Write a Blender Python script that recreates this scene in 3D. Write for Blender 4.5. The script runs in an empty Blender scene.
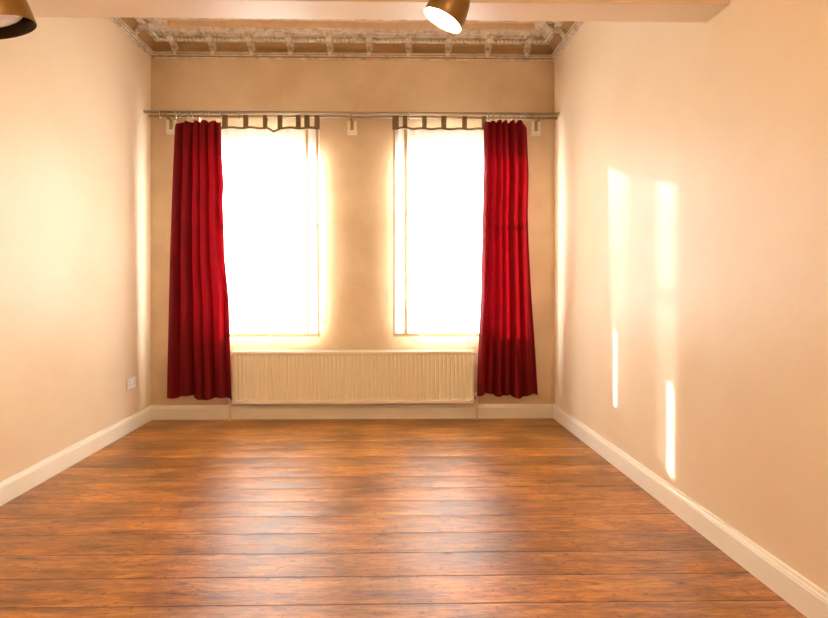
import bpy, bmesh, math, random
from mathutils import Vector, Matrix
random.seed(7)
sc = bpy.context.scene
COL = sc.collection
PI = math.pi

# ------------------------------------------------------------------ camera
F = 552.0; PX, PY = 395.5, 287.0; YAW = math.radians(1.0); EYE = 1.19
cd = bpy.data.cameras.new('camera'); cam = bpy.data.objects.new('camera', cd); COL.objects.link(cam)
cam.location = (0, 0, EYE); cam.rotation_euler = (PI/2, 0, -YAW)
cd.sensor_fit = 'HORIZONTAL'; cd.sensor_width = 36; cd.lens = 36*F/828
cd.shift_x = (414-PX)/828; cd.shift_y = -(309-PY)/828
cd.clip_start = .05
sc.camera = cam

# ------------------------------------------------------------------ light of the place
w = bpy.data.worlds.new('sky'); sc.world = w; w.use_nodes = True
bg = w.node_tree.nodes['Background']
bg.inputs['Color'].default_value = (.92, .955, 1, 1); bg.inputs['Strength'].default_value = 15.0

sd = bpy.data.lights.new('sun', 'SUN'); sun = bpy.data.objects.new('sun', sd); COL.objects.link(sun)
SK, SE = .62, .265                      # sideways travel per metre of depth, tangent of elevation
h = Vector((SK, -1, 0)).normalized()
sun.rotation_euler = Vector((h.x, h.y, -SE)).to_track_quat('-Z', 'Y').to_euler()
sd.energy = 26; sd.angle = math.radians(1.2); sd.color = (1, .98, .97)

def portal(x0, x1, z0, z1, y):
    l = bpy.data.lights.new('sky_portal', 'AREA'); l.shape = 'RECTANGLE'; l.size = x1-x0; l.size_y = z1-z0
    o = bpy.data.objects.new('sky_portal', l); COL.objects.link(o)
    o.location = ((x0+x1)/2, y, (z0+z1)/2); o.rotation_euler = (-PI/2, 0, 0)
    l.cycles.is_portal = True

vs = sc.view_settings
vs.view_transform = 'Standard'; vs.look = 'None'; vs.gamma = 1; vs.use_curve_mapping = False
vs.exposure = 0.88

# ------------------------------------------------------------------ helpers
def at(px, py, Y):
    "point of the plane y=Y seen at pixel px,py"
    dx, dy, dz = (px-PX)/F, 1.0, (PY-py)/F
    c, s = math.cos(YAW), math.sin(YAW)
    X, Yd = dx*c+dy*s, -dx*s+dy*c
    t = Y/Yd
    return Vector((X*t, Y, EYE+dz*t))
def ax(px, Y): return at(px, PY, Y).x
def az(py, Y, px=PX): return at(px, py, Y).z

def tag(o, label=None, cat=None, group=None, kind=None):
    if label: o['label'] = label
    if cat: o['category'] = cat
    if group: o['group'] = group
    if kind: o['kind'] = kind
    return o
def thing(name, label, cat, loc=(0,0,0), group=None, rot=(0,0,0)):
    o = bpy.data.objects.new(name, None); COL.objects.link(o); o.location = loc; o.rotation_euler = rot
    o.empty_display_size = .05
    return tag(o, label, cat, group)
def obj(name, bm, m, parent=None, smooth=False, bevel=0, recalc=True):
    if recalc: bmesh.ops.recalc_face_normals(bm, faces=bm.faces)
    me = bpy.data.meshes.new(name); bm.to_mesh(me); bm.free()
    me.materials.append(m)
    if smooth:
        for p in me.polygons: p.use_smooth = True
    o = bpy.data.objects.new(name, me); COL.objects.link(o)
    if parent: o.parent = parent
    if bevel:
        b = o.modifiers.new('bevel', 'BEVEL'); b.width = bevel; b.segments = 2; b.limit_method = 'ANGLE'
    return o
def box(bm, x0, x1, y0, y1, z0, z1):
    v = [bm.verts.new((x, y, z)) for z in (z0, z1) for y in (y0, y1) for x in (x0, x1)]
    for f in ((0,2,3,1),(4,5,7,6),(0,1,5,4),(2,6,7,3),(0,4,6,2),(1,3,7,5)): bm.faces.new([v[i] for i in f])
def frame_of(d):
    d = d.normalized(); up = Vector((0,0,1)) if abs(d.z) < .9 else Vector((1,0,0))
    a = d.cross(up).normalized(); return a, d.cross(a).normalized()
def tube(bm, pts, r, n=12, cap=True, closed=False):
    pts = [Vector(p) for p in pts]; rings = []
    m = len(pts)
    for i, p in enumerate(pts):
        if closed: d = pts[(i+1) % m]-pts[i-1]
        else: d = pts[min(i+1, m-1)]-pts[max(i-1, 0)]
        a, b = frame_of(d)
        rr = r[i] if isinstance(r, (list, tuple)) else r
        rings.append([bm.verts.new(p+rr*(math.cos(t)*a+math.sin(t)*b)) for t in [2*PI*k/n for k in range(n)]])
    for i in range(m if closed else m-1):
        A, B = rings[i], rings[(i+1) % m]
        for k in range(n): bm.faces.new((A[k], A[(k+1)%n], B[(k+1)%n], B[k]))
    if cap and not closed:
        bm.faces.new(rings[0][::-1]); bm.faces.new(rings[-1])
def lathe(bm, prof, n=32, mat=None):
    mat = mat or Matrix(); rings = []
    for r, z in prof:
        rings.append([bm.verts.new(mat @ Vector((max(r,1e-5)*math.cos(2*PI*k/n), max(r,1e-5)*math.sin(2*PI*k/n), z))) for k in range(n)])
    for A, B in zip(rings, rings[1:]):
        for k in range(n): bm.faces.new((A[k], A[(k+1)%n], B[(k+1)%n], B[k]))
def ball(bm, c, r, s=(1,1,1), seg=8):
    m = Matrix.Translation(c) @ Matrix.Diagonal((s[0], s[1], s[2], 1))
    bmesh.ops.create_uvsphere(bm, u_segments=seg, v_segments=max(4, seg//2+1), radius=r, matrix=m)
def copy_tree(o, parent=None):
    c = o.copy(); COL.objects.link(c); c.parent = parent
    for ch in list(o.children): copy_tree(ch, c)
    return c

# ------------------------------------------------------------------ materials
def mat(name):
    m = bpy.data.materials.new(name); m.use_nodes = True
    nt = m.node_tree; nt.nodes.clear()
    out = nt.nodes.new('ShaderNodeOutputMaterial')
    return m, nt, out
def N(nt, t, **kw):
    n = nt.nodes.new(t)
    for k, v in kw.items():
        if k in n.inputs: n.inputs[k].default_value = v
        else: setattr(n, k, v)
    return n
def principled(name, col, rough=.5, metal=0, spec=.5, noise=None, bump=None, emit=None, coat=0):
    m, nt, out = mat(name)
    p = N(nt, 'ShaderNodeBsdfPrincipled', Roughness=rough, Metallic=metal)
    p.inputs['Specular IOR Level'].default_value = spec
    p.inputs['Base Color'].default_value = (*col, 1)
    p.inputs['Coat Weight'].default_value = coat
    nt.links.new(p.outputs[0], out.inputs[0])
    tc = N(nt, 'ShaderNodeTexCoord')
    if noise:
        sc_, col2, amt = noise
        nz = N(nt, 'ShaderNodeTexNoise', Scale=sc_, Detail=6.0, Roughness=.6); nt.links.new(tc.outputs['Object'], nz.inputs['Vector'])
        rp = N(nt, 'ShaderNodeMapRange'); rp.inputs['From Min'].default_value = .42; rp.inputs['From Max'].default_value = .68; rp.inputs['To Max'].default_value = amt
        nt.links.new(nz.outputs[0], rp.inputs[0])
        mx = N(nt, 'ShaderNodeMix', data_type='RGBA'); mx.inputs[6].default_value = (*col, 1); mx.inputs[7].default_value = (*col2, 1)
        nt.links.new(rp.outputs[0], mx.inputs[0]); nt.links.new(mx.outputs[2], p.inputs['Base Color'])
    if bump:
        sc_, st, dist = bump
        nb = N(nt, 'ShaderNodeTexNoise', Scale=sc_, Detail=5.0); nt.links.new(tc.outputs['Object'], nb.inputs['Vector'])
        b = N(nt, 'ShaderNodeBump', Strength=st, Distance=dist); nt.links.new(nb.outputs[0], b.inputs['Height']); nt.links.new(b.outputs[0], p.inputs['Normal'])
    if emit:
        p.inputs['Emission Color'].default_value = (*emit[0], 1); p.inputs['Emission Strength'].default_value = emit[1]
    return m

M = {}
M['wall'] = principled('cream_paint', (.83, .67, .48), .42, spec=.35, noise=(1.3, (.78, .59, .40), .7), bump=(9, .12, .02))
M['backwall'] = principled('aged_cream_paint', (.78, .60, .40), .5, spec=.3, noise=(1.6, (.64, .45, .265), .85), bump=(7, .2, .02))
M['ceiling'] = principled('ceiling_paint', (.80, .68, .53), .7, noise=(2, (.72, .58, .42), .5))
M['trim'] = principled('white_gloss_paint', (.90, .84, .73), .3, spec=.5, noise=(3, (.80, .70, .56), .4))
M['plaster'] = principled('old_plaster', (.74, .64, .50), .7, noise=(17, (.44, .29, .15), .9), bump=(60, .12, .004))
M['plaster_lt'] = principled('plaster_relief', (.84, .77, .66), .6, noise=(14, (.62, .50, .35), .6), bump=(80, .1, .003))
M['fascia'] = principled('peach_fascia_paint', (.80, .58, .37), .6, noise=(6, (.68, .46, .27), .6))
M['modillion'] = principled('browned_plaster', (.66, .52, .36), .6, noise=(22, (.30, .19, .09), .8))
M['cove'] = principled('tan_cove_paint_and_shade', (.42, .25, .11), .6, noise=(6, (.33, .18, .07), .6))  # tan paint, also darkened to stand in for shade in the cornice recesses
M['radiator'] = principled('radiator_enamel', (.92, .85, .71), .32, spec=.5)
M['pvc'] = principled('white_plastic', (.85, .85, .85), .35)
M['dark'] = principled('dark_hole', (.03, .03, .03), .6)
M['metal'] = principled('brushed_steel', (.40, .34, .25), .30, metal=1, bump=(200, .1, .002))
M['chrome'] = principled('chrome', (.75, .74, .72), .15, metal=1)
M['brass'] = principled('aged_brass', (.45, .33, .14), .4, metal=1)
M['lampshade'] = principled('bronze_lacquer', (.22, .105, .02), .35, metal=.3, spec=.5, noise=(8, (.16, .07, .012), .5))
M['shade_in'] = principled('shade_white_inner', (.8, .75, .66), .5)
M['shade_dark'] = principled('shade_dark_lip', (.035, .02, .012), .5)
M['bulb_on'] = principled('lit_bulb', (1, .9, .7), .3, emit=((1, .82, .52), 60))
M['bulb_off'] = principled('unlit_bulb', (.82, .76, .66), .2)
M['copper'] = principled('painted_pipe', (.72, .62, .47), .4)
M['frame'] = principled('window_white', (.8, .8, .78), .4)

# floorboards
def floor_mat():
    m, nt, out = mat('varnished_pine_boards')
    L = nt.links.new
    p = N(nt, 'ShaderNodeBsdfPrincipled'); p.inputs['Specular IOR Level'].default_value = .5
    L(p.outputs[0], out.inputs[0])
    tc = N(nt, 'ShaderNodeTexCoord'); sep = N(nt, 'ShaderNodeSeparateXYZ'); L(tc.outputs['Object'], sep.inputs[0])
    def math_(op, a, b=None):
        n = N(nt, 'ShaderNodeMath', operation=op)
        for i, v in enumerate((a, b)):
            if v is None: continue
            if isinstance(v, (int, float)): n.inputs[i].default_value = v
            else: L(v, n.inputs[i])
        return n.outputs[0]
    W = .2
    yy = math_('DIVIDE', math_('SUBTRACT', sep.outputs[1], .07), W)
    bid = math_('FLOOR', yy); fr = math_('FRACT', yy)
    wn = N(nt, 'ShaderNodeTexWhiteNoise', noise_dimensions='1D'); L(bid, wn.inputs['W'])
    # grain, stretched along x, shifted per board
    xo = math_('ADD', sep.outputs[0], math_('MULTIPLY', wn.outputs[0], 37.0))
    cb = N(nt, 'ShaderNodeCombineXYZ'); L(math_('MULTIPLY', xo, 2.2), cb.inputs[0]); L(math_('MULTIPLY', sep.outputs[1], 13.0), cb.inputs[1]); L(math_('MULTIPLY', bid, 3.7), cb.inputs[2])
    g = N(nt, 'ShaderNodeTexNoise', Scale=1.5, Detail=7.0, Roughness=.62, Distortion=.5); L(cb.outputs[0], g.inputs['Vector'])
    cr = N(nt, 'ShaderNodeValToRGB'); e = cr.color_ramp.elements
    e[0].position = .27; e[0].color = (.15, .045, .008, 1); e[1].position = .70; e[1].color = (.66, .29, .062, 1)
    k = e.new(.50); k.color = (.44, .16, .026, 1)
    L(g.outputs[0], cr.inputs[0])
    # blotchy wear
    bl = N(nt, 'ShaderNodeTexNoise', Scale=2.6, Detail=4.0); L(tc.outputs['Object'], bl.inputs['Vector'])
    mr = N(nt, 'ShaderNodeMapRange'); mr.inputs['From Min'].default_value = .3; mr.inputs['From Max'].default_value = .7; mr.inputs['To Min'].default_value = .62; mr.inputs['To Max'].default_value = 1.28; L(bl.outputs[0], mr.inputs[0])
    tone = math_('MULTIPLY', mr.outputs[0], math_('ADD', .72, math_('MULTIPLY', wn.outputs[0], .3)))
    mul = N(nt, 'ShaderNodeVectorMath', operation='SCALE'); L(cr.outputs[0], mul.inputs[0]); L(tone, mul.inputs['Scale'])
    fine = N(nt, 'ShaderNodeTexNoise', Scale=1.0, Detail=5.0, Roughness=.7); cf = N(nt, 'ShaderNodeCombineXYZ'); L(math_('MULTIPLY', sep.outputs[0], 16.0), cf.inputs[0]); L(math_('MULTIPLY', sep.outputs[1], 60.0), cf.inputs[1]); L(cf.outputs[0], fine.inputs['Vector'])
    fm = N(nt, 'ShaderNodeMapRange'); fm.inputs['From Min'].default_value = .35; fm.inputs['From Max'].default_value = .62; fm.inputs['To Min'].default_value = .70; fm.inputs['To Max'].default_value = 1.22; L(fine.outputs[0], fm.inputs[0])
    mul2 = N(nt, 'ShaderNodeVectorMath', operation='SCALE'); L(mul.outputs[0], mul2.inputs[0]); L(fm.outputs[0], mul2.inputs['Scale']); mul = mul2
    # knots
    cv = N(nt, 'ShaderNodeCombineXYZ'); L(math_('MULTIPLY', xo, 1.5), cv.inputs[0]); L(math_('MULTIPLY', sep.outputs[1], 3.0), cv.inputs[1])
    vo = N(nt, 'ShaderNodeTexVoronoi', Scale=2.1); L(cv.outputs[0], vo.inputs['Vector'])
    kn = N(nt, 'ShaderNodeMapRange'); kn.inputs['From Min'].default_value = .04; kn.inputs['From Max'].default_value = .12; kn.inputs['To Min'].default_value = .75; kn.inputs['To Max'].default_value = 0; L(vo.outputs['Distance'], kn.inputs[0])
    mk = N(nt, 'ShaderNodeMix', data_type='RGBA'); mk.inputs[7].default_value = (.06, .017, .004, 1); L(kn.outputs[0], mk.inputs[0]); L(mul.outputs[0], mk.inputs[6])
    # scuffs
    sf = N(nt, 'ShaderNodeTexNoise', Scale=28.0, Detail=3.0); L(tc.outputs['Object'], sf.inputs['Vector'])
    sm = N(nt, 'ShaderNodeMapRange'); sm.inputs['From Min'].default_value = .62; sm.inputs['From Max'].default_value = .68; sm.inputs['To Max'].default_value = .6; L(sf.outputs[0], sm.inputs[0])
    ms = N(nt, 'ShaderNodeMix', data_type='RGBA'); ms.inputs[7].default_value = (.10, .035, .01, 1); L(sm.outputs[0], ms.inputs[0]); L(mk.outputs[2], ms.inputs[6])
    # gaps
    ed = math_('MINIMUM', fr, math_('SUBTRACT', 1.0, fr))
    gp = N(nt, 'ShaderNodeMapRange'); gp.inputs['From Min'].default_value = .008; gp.inputs['From Max'].default_value = .022; gp.inputs['To Min'].default_value = 1; gp.inputs['To Max'].default_value = 0; L(ed, gp.inputs[0])
    mg = N(nt, 'ShaderNodeMix', data_type='RGBA'); mg.inputs[7].default_value = (.045, .014, .004, 1); L(math_('MULTIPLY', gp.outputs[0], .85), mg.inputs[0]); L(ms.outputs[2], mg.inputs[6])
    L(mg.outputs[2], p.inputs['Base Color'])
    # roughness + bump
    rg = N(nt, 'ShaderNodeMapRange'); rg.inputs['To Min'].default_value = .20; rg.inputs['To Max'].default_value = .46; L(g.outputs[0], rg.inputs[0]); L(rg.outputs[0], p.inputs['Roughness'])
    cup = math_('MULTIPLY', math_('POWER', math_('ABSOLUTE', math_('SUBTRACT', fr, .5)), 2.0), -3.0)
    hgt = math_('ADD', math_('ADD', math_('MULTIPLY', g.outputs[0], .6), math_('MULTIPLY', fine.outputs[0], .7)), math_('SUBTRACT', cup, math_('MULTIPLY', gp.outputs[0], 1.0)))
    b = N(nt, 'ShaderNodeBump', Strength=.6, Distance=.006); L(hgt, b.inputs['Height']); L(b.outputs[0], p.inputs['Normal'])
    return m
M['floor'] = floor_mat()

def glass_mat():
    m, nt, out = mat('window_glass')
    t = N(nt, 'ShaderNodeBsdfTransparent'); t.inputs[0].default_value = (.97, .985, .98, 1)
    g = N(nt, 'ShaderNodeBsdfGlossy', Roughness=.02)
    mx = N(nt, 'ShaderNodeMixShader'); mx.inputs[0].default_value = .06
    nt.links.new(t.outputs[0], mx.inputs[1]); nt.links.new(g.outputs[0], mx.inputs[2]); nt.links.new(mx.outputs[0], out.inputs[0])
    return m
M['glass'] = glass_mat()

def cloth_mat(name, dif, tra, ftr, fclear, weave=900, sheen=0, bands=None):
    m, nt, out = mat(name); L = nt.links.new
    tc = N(nt, 'ShaderNodeTexCoord')
    nz = N(nt, 'ShaderNodeTexNoise', Scale=7.0, Detail=5.0); L(tc.outputs['Object'], nz.inputs['Vector'])
    mr = N(nt, 'ShaderNodeMapRange'); mr.inputs['To Min'].default_value = .75; mr.inputs['To Max'].default_value = 1.2; L(nz.outputs[0], mr.inputs[0])
    def scaled(c):
        v = N(nt, 'ShaderNodeVectorMath', operation='SCALE'); v.inputs[0].default_value = c; L(mr.outputs[0], v.inputs['Scale']); return v.outputs[0]
    d = N(nt, 'ShaderNodeBsdfPrincipled', Roughness=.75); L(scaled(dif), d.inputs['Base Color']); d.inputs['Specular IOR Level'].default_value = .25
    d.inputs['Sheen Weight'].default_value = sheen; d.inputs['Sheen Tint'].default_value = (*dif, 1)
    t = N(nt, 'ShaderNodeBsdfTranslucent'); L(scaled(tra), t.inputs['Color'])
    mx = N(nt, 'ShaderNodeMixShader'); mx.inputs[0].default_value = ftr; L(d.outputs[0], mx.inputs[1]); L(t.outputs[0], mx.inputs[2])
    wv = N(nt, 'ShaderNodeTexNoise', Scale=float(weave), Detail=1.0); L(tc.outputs['Object'], wv.inputs['Vector'])
    b = N(nt, 'ShaderNodeBump', Strength=.25, Distance=.001); L(wv.outputs[0], b.inputs['Height']); L(b.outputs[0], d.inputs['Normal'])
    last = mx.outputs[0]
    if fclear:
        tr = N(nt, 'ShaderNodeBsdfTransparent'); m2 = N(nt, 'ShaderNodeMixShader'); m2.inputs[0].default_value = fclear
        if bands:                      # see-through bands across the width, added to shape sun patches on the wall
            sp = N(nt, 'ShaderNodeSeparateXYZ'); L(tc.outputs['Object'], sp.inputs[0])
            mp = N(nt, 'ShaderNodeMapRange'); mp.inputs['From Min'].default_value = -.5; mp.inputs['From Max'].default_value = .5; L(sp.outputs[0], mp.inputs[0])
            cr = N(nt, 'ShaderNodeValToRGB'); cr.color_ramp.interpolation = 'EASE'
            for i, (pos, val) in enumerate(bands):
                e = cr.color_ramp.elements[i] if i < 2 else cr.color_ramp.elements.new(pos)
                e.position = pos; e.color = (val, val, val, 1)
            L(mp.outputs[0], cr.inputs[0]); L(cr.outputs[0], m2.inputs[0])
        L(last, m2.inputs[1]); L(tr.outputs[0], m2.inputs[2]); last = m2.outputs[0]
    L(last, out.inputs[0])
    return m
M['red'] = cloth_mat('red_curtain_cloth', (.15, .001, .0045), (.42, .0022, .008), .08, 0, sheen=.05)
M['sheer'] = cloth_mat('cream_voile', (.84, .78, .68), (.95, .93, .89), .34, .015)
xb = lambda X: X-ax(440.5, 4.91)+.5
M['sheer_b'] = cloth_mat('cream_voile_sun_patch_bands', (.84, .78, .68), (.95, .93, .89), .34, .1,
    bands=[(0, .015), (1, .015), (xb(.16), .015), (xb(.20), .045), (xb(.38), .045), (xb(.44), .006), (xb(.62), .006), (xb(.70), .028), (xb(.84), .04), (xb(.96), .02)])
M['tab'] = cloth_mat('olive_tab_cloth', (.24, .17, .09), (.22, .14, .07), .25, 0)
M['hem'] = cloth_mat('tan_hem_cloth', (.55, .38, .20), (.62, .40, .20), .4, 0)
M['blind'] = cloth_mat('added_blind_cloth', (.8, .68, .50), (.50, .34, .20), .25, .05)

# ------------------------------------------------------------------ setting
D = 5.0
XL = at(151, 287, D).x; XR = at(554.5, 287, D).x
YB = -1.4; T = .15
H1 = az(60, D, 350)             # underside of the cornice
HC = 3.56                       # ceiling of the far room
HS = 2.452                       # underside of the beam
HF = 2.80                       # ceiling of the near part
YS0, YS1 = 2.437, 2.612         # beam
def st(name, bm, m, **k):
    o = obj(name, bm, m, **k); o['kind'] = 'structure'; return o
bm = bmesh.new(); box(bm, XL-T, XR+T, YB-T, D+T, -.1, 0); st('floor', bm, M['floor'])
bm = bmesh.new(); box(bm, XL-T, XL, YB-T, D+T, 0, HC+.1); st('wall_left', bm, M['wall'])
bm = bmesh.new(); box(bm, XR, XR+T, YB-T, D+T, 0, HC+.1); st('wall_right', bm, M['wall'])
bm = bmesh.new(); box(bm, XL, XR, YB-T, YB, 0, HC+.1); st('wall_front', bm, M['wall'])
bm = bmesh.new(); box(bm, XL, XR, YS1, D, HC, HC+.1); box(bm, XL, XR, YB, YS0, HF, HF+.1); st('ceiling', bm, M['ceiling'])
bm = bmesh.new(); box(bm, XL, XR, YS0, YS1, HS, HC+.1); st('trim_2', bm, M['wall'], bevel=.006)
# back wall with two openings
WZ0, WZ1 = .745, 2.74
W1 = (ax(199, D), ax(315.5, D)); W2 = (ax(396.5, D), ax(513, D))
bm = bmesh.new()
xs = [XL, W1[0], W1[1], W2[0], W2[1], XR]; zs = [0, WZ0, WZ1, HC+.1]
vg = {}
def V(i, k, y):
    key = (i, k, y)
    if key not in vg: vg[key] = bm.verts.new((xs[i], y, zs[k]))
    return vg[key]
hole = lambda i, k: k == 1 and i in (1, 3)
for i in range(5):
    for k in range(3):
        if hole(i, k): continue
        for y in (D, D+T): bm.faces.new((V(i,k,y), V(i+1,k,y), V(i+1,k+1,y), V(i,k+1,y)))
for i in (1, 3):
    for a, b in (((i,1),(i+1,1)), ((i+1,1),(i+1,2)), ((i+1,2),(i,2)), ((i,2),(i,1))):
        bm.faces.new((V(*a, D), V(*b, D), V(*b, D+T), V(*a, D+T)))
st('wall_back', bm, M['backwall'])
# painted-over seams on the back wall
for n, px, w_ in ((4, 390.5, .006), (5, 551.5, .010)):
    bm = bmesh.new(); x = ax(px, D); box(bm, x-w_/2, x+w_/2, D-.004, D, (az(112, D) if n == 4 else .13), H1); st('trim_%d' % n, bm, M['backwall'], bevel=.0015)

# windows
for n, (x0, x1) in enumerate((W1, W2), 1):
    f = .035
    bm = bmesh.new()
    y0, y1 = D+.07, D+.125
    box(bm, x0, x0+f, y0, y1, WZ0, WZ1); box(bm, x1-f, x1, y0, y1, WZ0, WZ1)
    box(bm, x0+f, x1-f, y0, y1, WZ0, WZ0+f); box(bm, x0+f, x1-f, y0, y1, WZ1-f, WZ1)
    win = st('window_%d' % n, bm, M['frame'], bevel=.003)
    zm = (WZ0+WZ1)/2+.05
    for nm, za, zb, yy in (('lower_sash', WZ0+f, zm+.012, y0+.004), ('upper_sash', zm-.012, WZ1-f, y0+.03)):
        bm = bmesh.new(); s = .03
        box(bm, x0+f, x0+f+s, yy, yy+.022, za, zb); box(bm, x1-f-s, x1-f, yy, yy+.022, za, zb)
        box(bm, x0+f+s, x1-f-s, yy, yy+.022, za, za+s); box(bm, x0+f+s, x1-f-s, yy, yy+.022, zb-s, zb)
        so = obj(nm, bm, M['frame'], win)
        bm = bmesh.new(); box(bm, x0+f+s, x1-f-s, yy+.009, yy+.013, za+s, zb-s); obj('pane', bm, M['glass'], so)
    bm = bmesh.new(); box(bm, x0, x1, D-.0, D+.07, WZ0, WZ0+.018); obj('sill', bm, M['frame'], win, bevel=.003)
    portal(x0, x1, WZ0, WZ1, D+T+.01)

# skirting
prof = [(0,0),(.020,0),(.020,.098),(.017,.104),(.017,.108),(.012,.114),(.010,.124),(.0,.126)]
def skirting(name, a, b, nrm, ma=0, mb=0):
    a, b, nrm = Vector(a), Vector(b), Vector(nrm); d = (b-a).normalized(); bm = bmesh.new()
    A = [bm.verts.new(a+nrm*p+d*(p*ma)+Vector((0,0,z))) for p, z in prof]
    B = [bm.verts.new(b+nrm*p-d*(p*mb)+Vector((0,0,z))) for p, z in prof]
    for k in range(len(prof)): bm.faces.new((A[k], A[(k+1)%len(prof)], B[(k+1)%len(prof)], B[k]))
    bm.faces.new(A); bm.faces.new(B[::-1]); st(name, bm, M['trim'])
skirting('baseboard_left', (XL, YB, 0), (XL, D, 0), (1,0,0), 0, 1)
skirting('baseboard_right', (XR, YB, 0), (XR, D, 0), (-1,0,0), 0, 1)
skirting('baseboard_back', (XL, D, 0), (XR, D, 0), (0,-1,0), 1, 1)

# ---- cornice: profile swept round three walls with mitres
z0 = H1
cp = [(0,z0-.0),(.014,z0),(.018,z0+.010),(.010,z0+.016),(.012,z0+.024),(.030,z0+.030),(.034,z0+.042),(.026,z0+.050),(.022,z0+.058),
      (.022,z0+.066),(.026,z0+.085),(.040,z0+.102),(.062,z0+.113),(.080,z0+.116),(.080,z0+.122),(.118,z0+.124),(.118,z0+.150),(.150,z0+.153),
      (.150,z0+.162),(.235,z0+.164),(.238,z0+.172),(.246,z0+.172),(.252,z0+.222),(.262,z0+.230),(.280,z0+.236),(.300,z0+.250),(.330,z0+.256),(.34,z0+.27),(.40,HC-.02),(.46,HC),(0,HC)]
paths = [Vector((XL, YS1, 0)), Vector((XL, D, 0)), Vector((XR, D, 0)), Vector((XR, YS1, 0))]
def ring_pt(i, p):
    x = XL+p if i in (0, 1) else XR-p
    y = YS1 if i in (0, 3) else D-p
    return x, y
bm = bmesh.new(); R_ = []
for i in range(4):
    R_.append([bm.verts.new((*ring_pt(i, p), z)) for p, z in cp])
for i in range(3):
    A, B = R_[i], R_[i+1]
    for k in range(len(cp)-1):
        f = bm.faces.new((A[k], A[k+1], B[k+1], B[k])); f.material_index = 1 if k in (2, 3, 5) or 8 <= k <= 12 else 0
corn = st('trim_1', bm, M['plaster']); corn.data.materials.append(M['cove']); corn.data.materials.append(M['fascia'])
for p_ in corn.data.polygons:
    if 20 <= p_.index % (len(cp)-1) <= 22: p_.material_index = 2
def along(wall, s, p, z):
    "s metres along a wall, p out from it"
    if wall == 'back': return Vector((s, D-p, z))
    if wall == 'left': return Vector((XL+p, s, z))
    return Vector((XR-p, s, z))
def rope(name, p, z, r, step, elong):
    bm = bmesh.new()
    for wall, a, b in (('back', XL+p, XR-p), ('left', YS1+.02, D-p), ('right', YS1+.02, D-p)):
        n = int((b-a)/step)
        for k in range(n):
            s = a+(k+.5)*(b-a)/n; c = along(wall, s, p, z)
            m = Matrix.Translation(c)
            if wall != 'back': m = m @ Matrix.Rotation(PI/2, 4, 'Z')
            m = m @ Matrix.Rotation(.6, 4, 'Y') @ Matrix.Diagonal((elong, 1, 1, 1))
            bmesh.ops.create_icosphere(bm, subdivisions=1, radius=r, matrix=m)
    obj(name, bm, M['plaster_lt'], corn, smooth=True)
rope('rope_moulding', .122, z0+.122, .0125, .036, 1.25)
rope('bead_moulding', .296, z0+.240, .007, .020, 1.0)
rope('leaf_moulding', .036, z0+.040, .006, .018, 1.3)
# modillions
def modillion_meshes():
    bm = bmesh.new()   # local: x along wall, -y out from the wall, z relative to z0
    w = .030
    side = [(.026,.062),(.040,.060),(.052,.070),(.058,.086),(.074,.098),(.100,.104),(.140,.112),(.178,.128),(.190,.142),(.185,.154),(.150,.160),(.026,.160)]
    A = [bm.verts.new((-w, -p, z)) for p, z in side]; B = [bm.verts.new((w, -p, z)) for p, z in side]
    for k in range(len(side)): bm.faces.new((A[k], A[(k+1)%len(side)], B[(k+1)%len(side)], B[k]))
    bm.faces.new(A); bm.faces.new(B[::-1])
    for x in (-.017, 0, .017):
        tube(bm, [(x, -.056, .070), (x, -.064, .088), (x, -.090, .099), (x, -.125, .105)], .006, 6)
    cap = bmesh.new(); box(cap, -.055, .055, -.225, -.14, .154, .168); box(cap, -.046, .046, -.212, -.14, .146, .156)
    ro = bmesh.new(); c = Vector((0, -.155, .117))
    for k in range(6):
        a = 2*PI*k/6; ball(ro, c+Vector((.017*math.cos(a), -.014*math.sin(a)*.8, .006*math.sin(a)-.002)), .013, (1,1,.9), 7)
    ball(ro, c+Vector((0,-.006,-.010)), .010)
    lo = bmesh.new(); c = Vector((0, -.036, .040))
    for k in range(5):
        a = 2*PI*k/5; ball(lo, c+Vector((.014*math.cos(a), -.004, .012*math.sin(a))), .0095, (1,.8,1), 6)
    return bm, cap, ro, lo
bms = modillion_meshes()
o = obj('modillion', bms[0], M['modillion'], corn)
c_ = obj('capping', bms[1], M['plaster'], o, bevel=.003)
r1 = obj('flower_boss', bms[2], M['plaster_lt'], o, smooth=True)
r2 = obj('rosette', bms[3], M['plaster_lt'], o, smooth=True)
spots = [((ax(px, D-.15), D, z0), 0) for px in (170,209,248.5,288.5,329,369,409,449.5,490,530)]
for y in [4.62-.36*k for k in range(6)]:
    spots += [((XL, y, z0), PI/2), ((XR, y, z0), -PI/2)]
for i, (l, rz) in enumerate(spots):
    q = o if i == 0 else copy_tree(o, corn)
    q.location = l; q.rotation_euler = (0, 0, rz)

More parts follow.
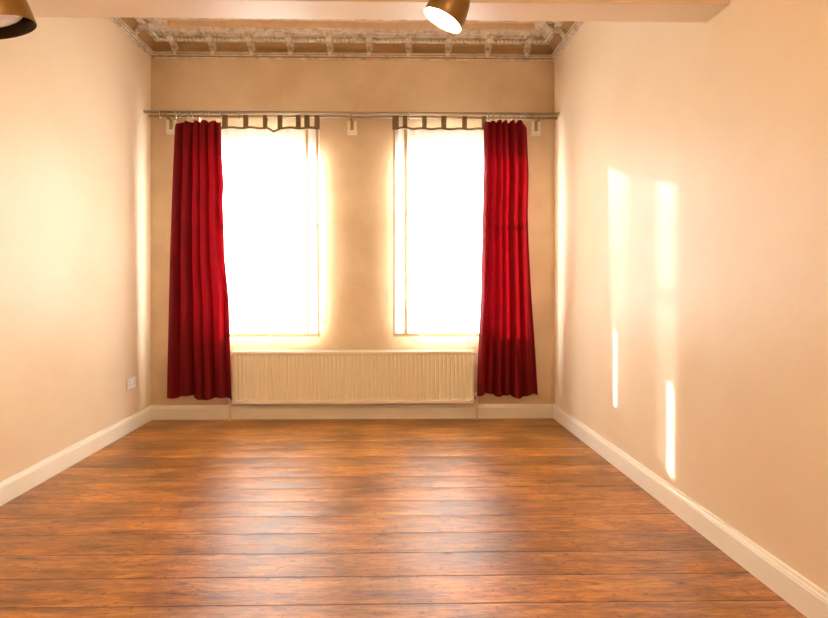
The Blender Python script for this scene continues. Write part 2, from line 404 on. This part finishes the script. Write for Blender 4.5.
# ------------------------------------------------------------------ radiator
YR = D-.115                                 # front face
rx0, rx1 = ax(232.5, YR), ax(473.5, YR); rz1, rz0 = az(351, YR), az(404, YR)
rad = thing('radiator', 'long cream panel radiator under the two windows, above the skirting', 'radiator', ((rx0+rx1)/2, D-.06, rz0))
def inv(parent, bm):
    bmesh.ops.translate(bm, verts=bm.verts, vec=-parent.location); return bm
def panel(yf, sign):
    bm = bmesh.new(); n = 58; pts = []
    m = .02; x = rx0+m; st_ = (rx1-rx0-2*m)/n
    pts.append((rx0, 0)); 
    for k in range(n):
        a = x+k*st_
        pts += [(a+.10*st_, 0), (a+.26*st_, -.010), (a+.80*st_, -.010), (a+.96*st_, 0)]
    pts.append((rx1, 0))
    zz = [(rz0, .012, 1), (rz0+.006, 0, 1), (rz0+.028, 0, 1), (rz0+.042, 0, 0), (rz1-.042, 0, 0), (rz1-.028, 0, 1), (rz1-.006, 0, 1), (rz1, .012, 1)]
    rows = []
    for z, back, flat in zz:
        rows.append([bm.verts.new((px, yf+sign*((0 if flat else -d_)+back), z)) for px, d_ in pts])
    for A, B in zip(rows, rows[1:]):
        for k in range(len(pts)-1): bm.faces.new((A[k], A[k+1], B[k+1], B[k]))
    return bm
obj('front_panel', inv(rad, panel(YR, 1)), M['radiator'], rad)
obj('rear_panel', inv(rad, panel(D-.035, -1)), M['radiator'], rad)
bm = bmesh.new()
n = 90
for k in range(n):
    xx = rx0+.02+(rx1-rx0-.04)*k/(n-1); box(bm, xx-.003, xx+.003, YR+.012, D-.048, rz1-.006, rz1+.001)
box(bm, rx0, rx1, YR+.006, YR+.014, rz1-.01, rz1+.003); box(bm, rx0, rx1, D-.05, D-.042, rz1-.01, rz1+.003)
obj('top_grille', inv(rad, bm), M['radiator'], rad)
for xa, xb in ((rx0-.003, rx0+.002), (rx1-.002, rx1+.003)):
    bm = bmesh.new(); box(bm, xa, xb, YR+.004, D-.04, rz0+.004, rz1+.003); obj('side_panel', inv(rad, bm), M['radiator'], rad, bevel=.002)
for sx, xe in ((-1, rx0), (1, rx1)):
    yv = D-.075; zv = rz0+.045
    bm = bmesh.new(); tube(bm, [(xe, yv, zv), (xe+sx*.035, yv, zv)], .011); tube(bm, [(xe+sx*.035, yv, zv-.03), (xe+sx*.035, yv, zv+.022)], .014)
    tube(bm, [(xe+sx*.012, yv, zv), (xe+sx*.022, yv, zv)], .015, 6)
    v = obj('valve', inv(rad, bm), M['chrome'], rad, smooth=False)
    bm = bmesh.new(); tube(bm, [(xe+sx*.035, yv, zv+.022), (xe+sx*.035, yv, zv+.05)], [.013, .011], 10); obj('valve_cap', inv(rad, bm), M['pvc'], v)
    bm = bmesh.new(); tube(bm, [(xe+sx*.035, yv, 0), (xe+sx*.035, yv, zv-.03)], .0085); obj('pipe', inv(rad, bm), M['copper'], rad, smooth=True)
bm = bmesh.new(); tube(bm, [(rx1, D-.075, rz1-.03), (rx1+.022, D-.075, rz1-.03)], .009, 8); obj('bleed_plug', inv(rad, bm), M['chrome'], rad)
for xx in (rx0+.25, rx1-.25):
    bm = bmesh.new(); box(bm, xx-.02, xx+.02, D-.036, D-.001, rz0+.05, rz1-.05); obj('wall_bracket', inv(rad, bm), M['radiator'], rad)

# ------------------------------------------------------------------ double socket on the left wall
t = thing('wall_socket', 'white double power socket low on the left wall', 'socket', (XL, 4.60, .395))
bm = bmesh.new(); box(bm, 0, .010, -.073, .073, -.043, .043); obj('plate', bm, M['pvc'], t, bevel=.003)
for y in (-.036, .036):
    for h_ in ((y-.004, y+.004, .012, .020), (y-.015, y-.008, -.014, -.009), (y+.008, y+.015, -.014, -.009)):
        bm = bmesh.new(); box(bm, .0095, .0115, *h_); obj('socket_hole', bm, M['dark'], t)
    bm = bmesh.new(); box(bm, .0095, .014, y-.006, y+.006, .023, .036); obj('rocker_switch', bm, M['pvc'], t, bevel=.001)

# ------------------------------------------------------------------ rods
YF, YK = D-.15, D-.09
ZR = az(113.2, YF); ZK = az(117.2, YK)
bm = bmesh.new(); tube(bm, [(XL+.002, YF, ZR-.0), (XR-.022, YF, ZR)], .0115, 16)
o = obj('curtain_rod', bm, M['metal'], smooth=True); tag(o, 'front metal curtain rod that carries the red curtains on rings', 'curtain rod')
bm = bmesh.new(); lathe(bm, [(0,0),(.014,0),(.016,.006),(.016,.018),(.0,.021)], 16, Matrix.Translation((XR-.022, YF, ZR)) @ Matrix.Rotation(PI/2, 4, 'Y')); obj('end_cap', bm, M['brass'], o, smooth=True)
bm = bmesh.new(); tube(bm, [(XL+.02, YK, ZK), (XR-.018, YK, ZK)], .010, 16)
o = obj('curtain_rod', bm, M['metal'], smooth=True); tag(o, 'rear metal curtain rod that carries the tab-top voile curtains', 'curtain rod')
bm = bmesh.new(); lathe(bm, [(0,0),(.012,0),(.013,.004),(.013,.014),(.0,.017)], 16, Matrix.Translation((XR-.018, YK, ZK)) @ Matrix.Rotation(PI/2, 4, 'Y')); obj('end_cap', bm, M['brass'], o, smooth=True)
for px, lab in ((171, 'rod bracket on a white wooden block beside the left red curtain'), (352, 'rod bracket on a white wooden block on the pier between the windows'), (536, 'rod bracket on a white wooden block right of the right red curtain')):
    x = ax(px, D-.02)
    b = thing('rod_bracket', lab, 'bracket', (x, D, ZR-.07))
    bm = bmesh.new(); box(bm, -.042, .042, -.022, 0, -.085, .04); obj('wooden_block', bm, M['trim'], b, bevel=.004)
    bm = bmesh.new(); box(bm, -.014, .014, -.027, -.022, -.045, .035); box(bm, -.007, .007, -.155, -.022, .030, .038)
    zf = .07; zk = ZK-(ZR-.07)
    for yy, zz, r in ((YF-D, zf, .0135), (YK-D, zk, .012)):
        tube(bm, [(0, yy+r*math.cos(a), zz+r*math.sin(a)) for a in [PI+.2+(PI-.4)*k/8 for k in range(9)]], .0035, 8)
        tube(bm, [(0, yy, .036), (0, yy, zz-r)], .005, 8)
    obj('metal_arm', bm, M['brass'], b)

# ------------------------------------------------------------------ cloths
def interp(tab, y):
    if y <= tab[0][0]: return tab[0][1]
    for (a, xa), (b, xb) in zip(tab, tab[1:]):
        if y <= b: return xa+(xb-xa)*(y-a)/(b-a)
    return tab[-1][1]
def drape(bm, Y, L, R, ztop, zbot, folds, amp, nu=140, nv=60, seed=0, topf=None, botf=None, bulge=0, skip=None):
    """hanging cloth: L/R tables (z -> x) of its edges, folds = list of (pos, width, depth)"""
    rnd = random.Random(seed); grid = []
    ph = [rnd.uniform(0, 6.28) for _ in range(6)]
    for j in range(nv+1):
        v = j/nv
        row = []
        for i in range(nu+1):
            u = i/nu
            zt = ztop+(topf(u) if topf else 0); zb = zbot+(botf(u) if botf else 0)
            z = zt+(zb-zt)*v
            xl, xr = L(z), R(z)
            drift = .012*math.sin(2.1*v+ph[0])
            uu = u+drift*math.sin(PI*u)
            a = amp*(.75+.35*v)
            s = 0; dxs = 0
            n = folds
            q = n*uu+.35*math.sin(5*uu+ph[1])+.12*math.sin(2.4*v+ph[2])*uu
            s = math.cos(2*PI*q)*.75+.15*math.cos(4*PI*q+ph[3]+1.2*v)+.25*math.cos(2*PI*q*.53+ph[4])
            dxs = .25*math.sin(2*PI*q)*(xr-xl)/n*.5
            edge = min(1, min(u, 1-u)*14)
            x = xl+(xr-xl)*u+dxs*edge
            y = Y-a*s*(.4+.6*edge)-bulge*math.sin(PI*u)*v
            row.append(bm.verts.new((x, y, z)))
        grid.append(row)
    for j in range(nv):
        for i in range(nu):
            if skip and skip((i+.5)/nu, grid[j][i].co.z): continue
            bm.faces.new((grid[j][i], grid[j][i+1], grid[j+1][i+1], grid[j+1][i]))
    for v in [v for v in bm.verts if not v.link_faces]: bm.verts.remove(v)
    return grid
def edge(tab, Y):
    t = sorted((az(py, Y), ax(px, Y)) for py, px in tab)
    return lambda z: interp(t, z)

def red(name_label, Ltab, Rtab, ztpx, zbpx, folds, seed):
    Y = YF-.0
    bm = bmesh.new()
    L, R = edge(Ltab, Y), edge(Rtab, Y)
    zt, zb = az(ztpx, Y), az(zbpx, Y)
    g = drape(bm, Y, L, R, zt, zb, folds, .040, 180, 70, seed,
              topf=lambda u: .010*math.cos(2*PI*folds*u+.5)-.03*max(0, 1-u*9)*(seed == 3)-.02*max(0, (u-.9)*10)*(seed == 5),
              botf=lambda u: .012*math.sin(2*PI*folds*u*.5+seed)+.012*math.sin(7*u))
    o = obj('red_curtain', bm, M['red'], smooth=True)
    tag(o, name_label, 'curtain', None)
    return o, L, R, zt, zb
rl = red('red curtain gathered at the left side of the left window',
    [(120,177),(128,175),(150,174),(200,172),(260,170),(350,168),(400,167)], [(120,221),(155,222),(185,224),(200,223),(260,225),(300,229),(400,231.5)], 122.5, 397, 4.6, 3)
rr = red('red curtain gathered at the right side of the right window',
    [(120,486),(128,484),(165,484),(230,482.5),(300,481),(350,478.5),(400,477)], [(120,524),(128,527),(175,529),(215,528),(245,529),(300,532),(350,535.5),(400,538.5)], 121, 396, 5.6, 5)
# ring: loop round the rod with a small clip below
def ring_thing(px, lab, grp):
    x = ax(px, YF)
    t = thing('curtain_ring', lab, 'curtain ring', (x, YF, ZR), grp)
    bm = bmesh.new(); r = .020; tube(bm, [(0, r*math.cos(2*PI*k/18), r*math.sin(2*PI*k/18)-.007) for k in range(18)], .0036, 6, closed=True); obj('ring', bm, M['chrome'], t, smooth=True)
    bm = bmesh.new(); tube(bm, [(0, 0, -.022), (.001, 0, -.034)], .003, 6); tube(bm, [(.001, .005*math.cos(a), -.040+.006*math.sin(a)) for a in [2*PI*k/10 for k in range(10)]], .0018, 6, closed=True)
    tube(bm, [(-.006, 0, -.044), (.008, 0, -.044)], .006, 6); tube(bm, [(0,0,-.044),(0,0,-.058)], [.006,.003], 6)
    obj('clip', bm, M['chrome'], t, smooth=True)
    return t
proto = ring_thing(176, 'leftmost of the seven chrome rings holding up the left red curtain', 'rings of the left red curtain')
def ring_at(px, lab, grp):
    c = copy_tree(proto); c.location = (ax(px, YF), YF, ZR); c['label'] = lab
    if grp: c['group'] = grp
    elif 'group' in c: del c['group']
    c.rotation_euler = (0, 0, random.uniform(-.3, .3)); return c
for px, w_ in zip((181, 187.5, 192.5, 202.5, 209.5, 221), ('second from the left', 'third from the left', 'middle one', 'third from the right', 'second from the right', 'rightmost')):
    ring_at(px, w_+' of the seven chrome rings holding up the left red curtain', proto['group'])
for px, w_ in zip((488.5, 493.5, 500.5, 506, 513.5, 521, 525.5), ('leftmost', 'second from the left', 'third from the left', 'middle one', 'third from the right', 'second from the right', 'rightmost')):
    ring_at(px, w_+' of the seven chrome rings holding up the right red curtain', 'rings of the right red curtain')
ring_at(160, 'lone chrome ring at the left end of the rod, no curtain on it', None)
ring_at(239, 'lone chrome ring in front of the left voile curtain tabs', None)
ring_at(408.5, 'lone chrome ring in front of the right voile curtain tabs', None)
ring_at(533, 'lone chrome ring by the right wooden bracket block', None)

# voile curtains
def voile(lab, pxL, pxR, ptop, pbot, tabs, folds, seed, gaps=(), top_dips=(), band=None, m_='sheer'):
    root = thing('voile_curtain', lab, 'curtain', (ax((pxL+pxR)/2, YK), YK, az(pbot, YK)))
    zt, zb = az(ptop, YK), az(pbot, YK); xl, xr = ax(pxL, YK), ax(pxR, YK)
    dip = lambda u: sum(-dz*max(0, 1-abs(u-c)/w) for c, w, dz in top_dips)-.004*math.cos(2*PI*5*u)
    def skip(u, z):
        x = xl+(xr-xl)*u
        return any(abs(x-gx) < gw/2 and gz0 < z < gz1 for gx, gw, gz0, gz1 in gaps)
    bm = bmesh.new()
    drape(bm, YK, lambda z: xl, lambda z: xr+.012*(zt-z)/(zt-zb), zt, zb, folds, .009, 320, 60, seed, topf=dip, skip=skip if gaps else None)
    obj('voile_panel', inv(root, bm), M[m_], root, smooth=True)
    # header band, hem and side seams
    def strip(name, u0, u1, za, zb_, m, off):
        bm = bmesh.new(); n = 60; rows = []
        for j in (0, 1):
            r_ = []
            for i in range(n+1):
                u = u0+(u1-u0)*i/n; d = dip(u) if name == 'header_band' else 0
                zc = (za if j == 0 else zb_)+d
                x = xl+(xr-xl)*u + .012*(zt-zc)/(zt-zb)*u
                r_.append(bm.verts.new((x, YK-off, zc)))
            rows.append(r_)
        for i in range(n): bm.faces.new((rows[0][i], rows[0][i+1], rows[1][i+1], rows[1][i]))
        return obj(name, inv(root, bm), m, root)
    strip('header_band', 0, 1, zt+.006, zt-.014, M['tab'], .016)
    strip('hem', 0, 1, zb+.030, zb, M['hem'], .014)
    if band:
        for a, b in band: strip('side_seam', a, b, zt-.016, zb+.03, M['hem'], .015)
    for px, wpx in tabs:
        x = ax(px, YK); hw = wpx/2/112
        bm = bmesh.new(); prof_ = []
        u = (x-xl)/(xr-xl); d = dip(min(1, max(0, u)))
        for k in range(13):
            a = PI*k/12; prof_.append((YK-.013*math.cos(a), ZK+.0125*math.sin(a)))
        prof_ = [(YK-.012, zt+d-.002)]+prof_+[(YK+.012, zt+d-.002)]
        A = [bm.verts.new((x-hw, y, z)) for y, z in prof_]; B = [bm.verts.new((x+hw, y, z)) for y, z in prof_]
        for k in range(len(prof_)-1): bm.faces.new((A[k], A[k+1], B[k+1], B[k]))
        obj('tab', inv(root, bm), M['tab'], root)
    return root
voile('left tab-top cream voile curtain hanging over the left window', 221.5, 319.5, 128.5, 336.5,
      [(225,5),(245.8,4.5),(265.2,4),(280,4.5),(298.3,4.5),(307,5),(317,5)], 11, 11,
      top_dips=[(.535, .07, .035)], band=[(.965, .99), (.86, .885)])
voile('right tab-top cream voile curtain hanging over the right window', 393, 488, 128.5, 336.5,
      [(395.6,6.5),(405,4.5),(424.4,4.5),(443.8,5),(464.5,4.5),(484,4)], 10, 23,
      gaps=[(.31, .016, .0, 1.30), (.755, .012, .0, 1.30)], top_dips=[(.13, .08, -.01)], band=[(.0, .02), (.115, .15)], m_='sheer_b')

# unseen blinds, added to dim the light at the head of each opening
for (x0, x1), lab in ((W1, 'added unseen blind dimming the window head behind the left voile curtain'), (W2, 'added unseen blind dimming the window head behind the right voile curtain')):
    t = thing('added_blind', lab, 'blind', ((x0+x1)/2, D+.035, WZ1-.03))
    bm = bmesh.new(); tube(bm, [(x0-t.location.x, 0, .012), (x1-t.location.x, 0, .012)], .014, 16); obj('roller', bm, M['frame'], t, smooth=True)
    bm = bmesh.new(); hw = (x1-x0)/2-.012; zz = 2.40-t.location.z
    box(bm, -hw, hw, -.0155, -.0145, zz, .012); obj('dimming_cloth', bm, M['blind'], t)
    bm = bmesh.new(); box(bm, -hw, hw, -.019, -.011, zz-.012, zz); obj('bottom_bar', bm, M['hem'], t)

# ------------------------------------------------------------------ lamps
def spot_lamp(loc, aim, R, lab, lit, stem_top):
    "loc = centre of the mouth, aim = direction the mouth faces"
    t = thing('ceiling_lamp', lab, 'lamp', (loc[0], loc[1], loc[2]))
    q = Vector(aim).to_track_quat('Z', 'Y').to_matrix().to_4x4()     # local +Z = mouth direction
    Lh = R*2.1
    out = [(R*.99, 0), (R*1.0, -.004), (R*.97, -Lh*.22), (R*.86, -Lh*.48), (R*.68, -Lh*.72), (R*.44, -Lh*.90), (R*.24, -Lh*.98), (.012, -Lh)]
    inn = [(.010, -Lh*.93), (R*.22, -Lh*.92), (R*.42, -Lh*.84), (R*.64, -Lh*.68), (R*.82, -Lh*.46), (R*.93, -Lh*.22)]
    bm = bmesh.new(); lathe(bm, out, 48, q); sh = obj('lamp_shade', bm, M['lampshade'], t, smooth=True)
    bm = bmesh.new(); lathe(bm, inn, 48, q); obj('reflector', bm, M['shade_in' if lit else 'shade_dark'], sh, smooth=True)
    bm = bmesh.new(); lathe(bm, [(R*.93, -Lh*.22), (R*.955, -.004), (R*.99, 0)], 48, q); obj('lip', bm, M['shade_in'] if lit else M['shade_dark'], sh, smooth=True)
    bz = -Lh*.16 if not lit else -Lh*.30; br = R*(.80 if not lit else .80)
    bm = bmesh.new(); lathe(bm, [(br*math.sin(a), bz+br*.3*math.cos(a)) for a in [PI*.80*k/14 for k in range(15)]]+[(R*.2, -Lh*.9)], 32, q)
    obj('bulb', bm, M['bulb_on' if lit else 'bulb_off'], t, smooth=True)
    nb = q @ Vector((0, 0, -Lh)); kn = q @ Vector((0, 0, -Lh-.04))
    bm = bmesh.new(); tube(bm, [nb, kn], .016, 16); tube(bm, [kn, (kn.x, kn.y, stem_top-loc[2]-.03)], .007, 10); ball(bm, kn, .018, seg=16)
    obj('stem', bm, M['brass'], t, smooth=True)
    bm = bmesh.new(); lathe(bm, [(0, -.03), (.03, -.028), (.05, -.008), (.05, 0), (0, 0)], 32, Matrix.Translation((kn.x, kn.y, stem_top-loc[2]))); obj('ceiling_rose', bm, M['brass'], t, smooth=True)
    if lit:
        l = bpy.data.lights.new('lamp_light', 'SPOT'); l.energy = lit; l.color = (1, .76, .46); l.spot_size = math.radians(150); l.spot_blend = .8; l.shadow_soft_size = R*.6
        lo = bpy.data.objects.new('lamp_light', l); COL.objects.link(lo); lo.parent = t
        lo.location = q @ Vector((0, 0, .012)); lo.rotation_euler = (-Vector(aim)).to_track_quat('Z', 'Y').to_euler()
    return t
p = at(442.5, 20.5, 2.05)
spot_lamp(p, (-.46, .10, -.87), .079, 'lit bronze spot lamp hanging in front of the beam', 14, HF)
p = at(-7, 28, 1.75)
spot_lamp(p, (.22, .21, -.95), .122, 'unlit bronze lamp hanging at the left of the room', 0, HF)
# unseen fill lights shaped as globes, added to brighten the room
for x in (-1.0, .45):
    t = thing('fill_globe', 'added unseen fill light, a glowing globe in the near part of the room, %s wall' % ('towards the left' if x < 0 else 'towards the right'), 'lamp', (x, .6, HF))
    bm = bmesh.new(); lathe(bm, [(0,0),(.06,0),(.06,-.02),(.03,-.05),(0,-.05)], 24); obj('ceiling_rose', bm, M['brass'], t)
    bm = bmesh.new(); ball(bm, (0,0,-.18), .14, seg=24); obj('globe', bm, principled('fill_globe_glow', (1,1,1), .3, emit=((1, .755, .435), 20)), t, smooth=True)
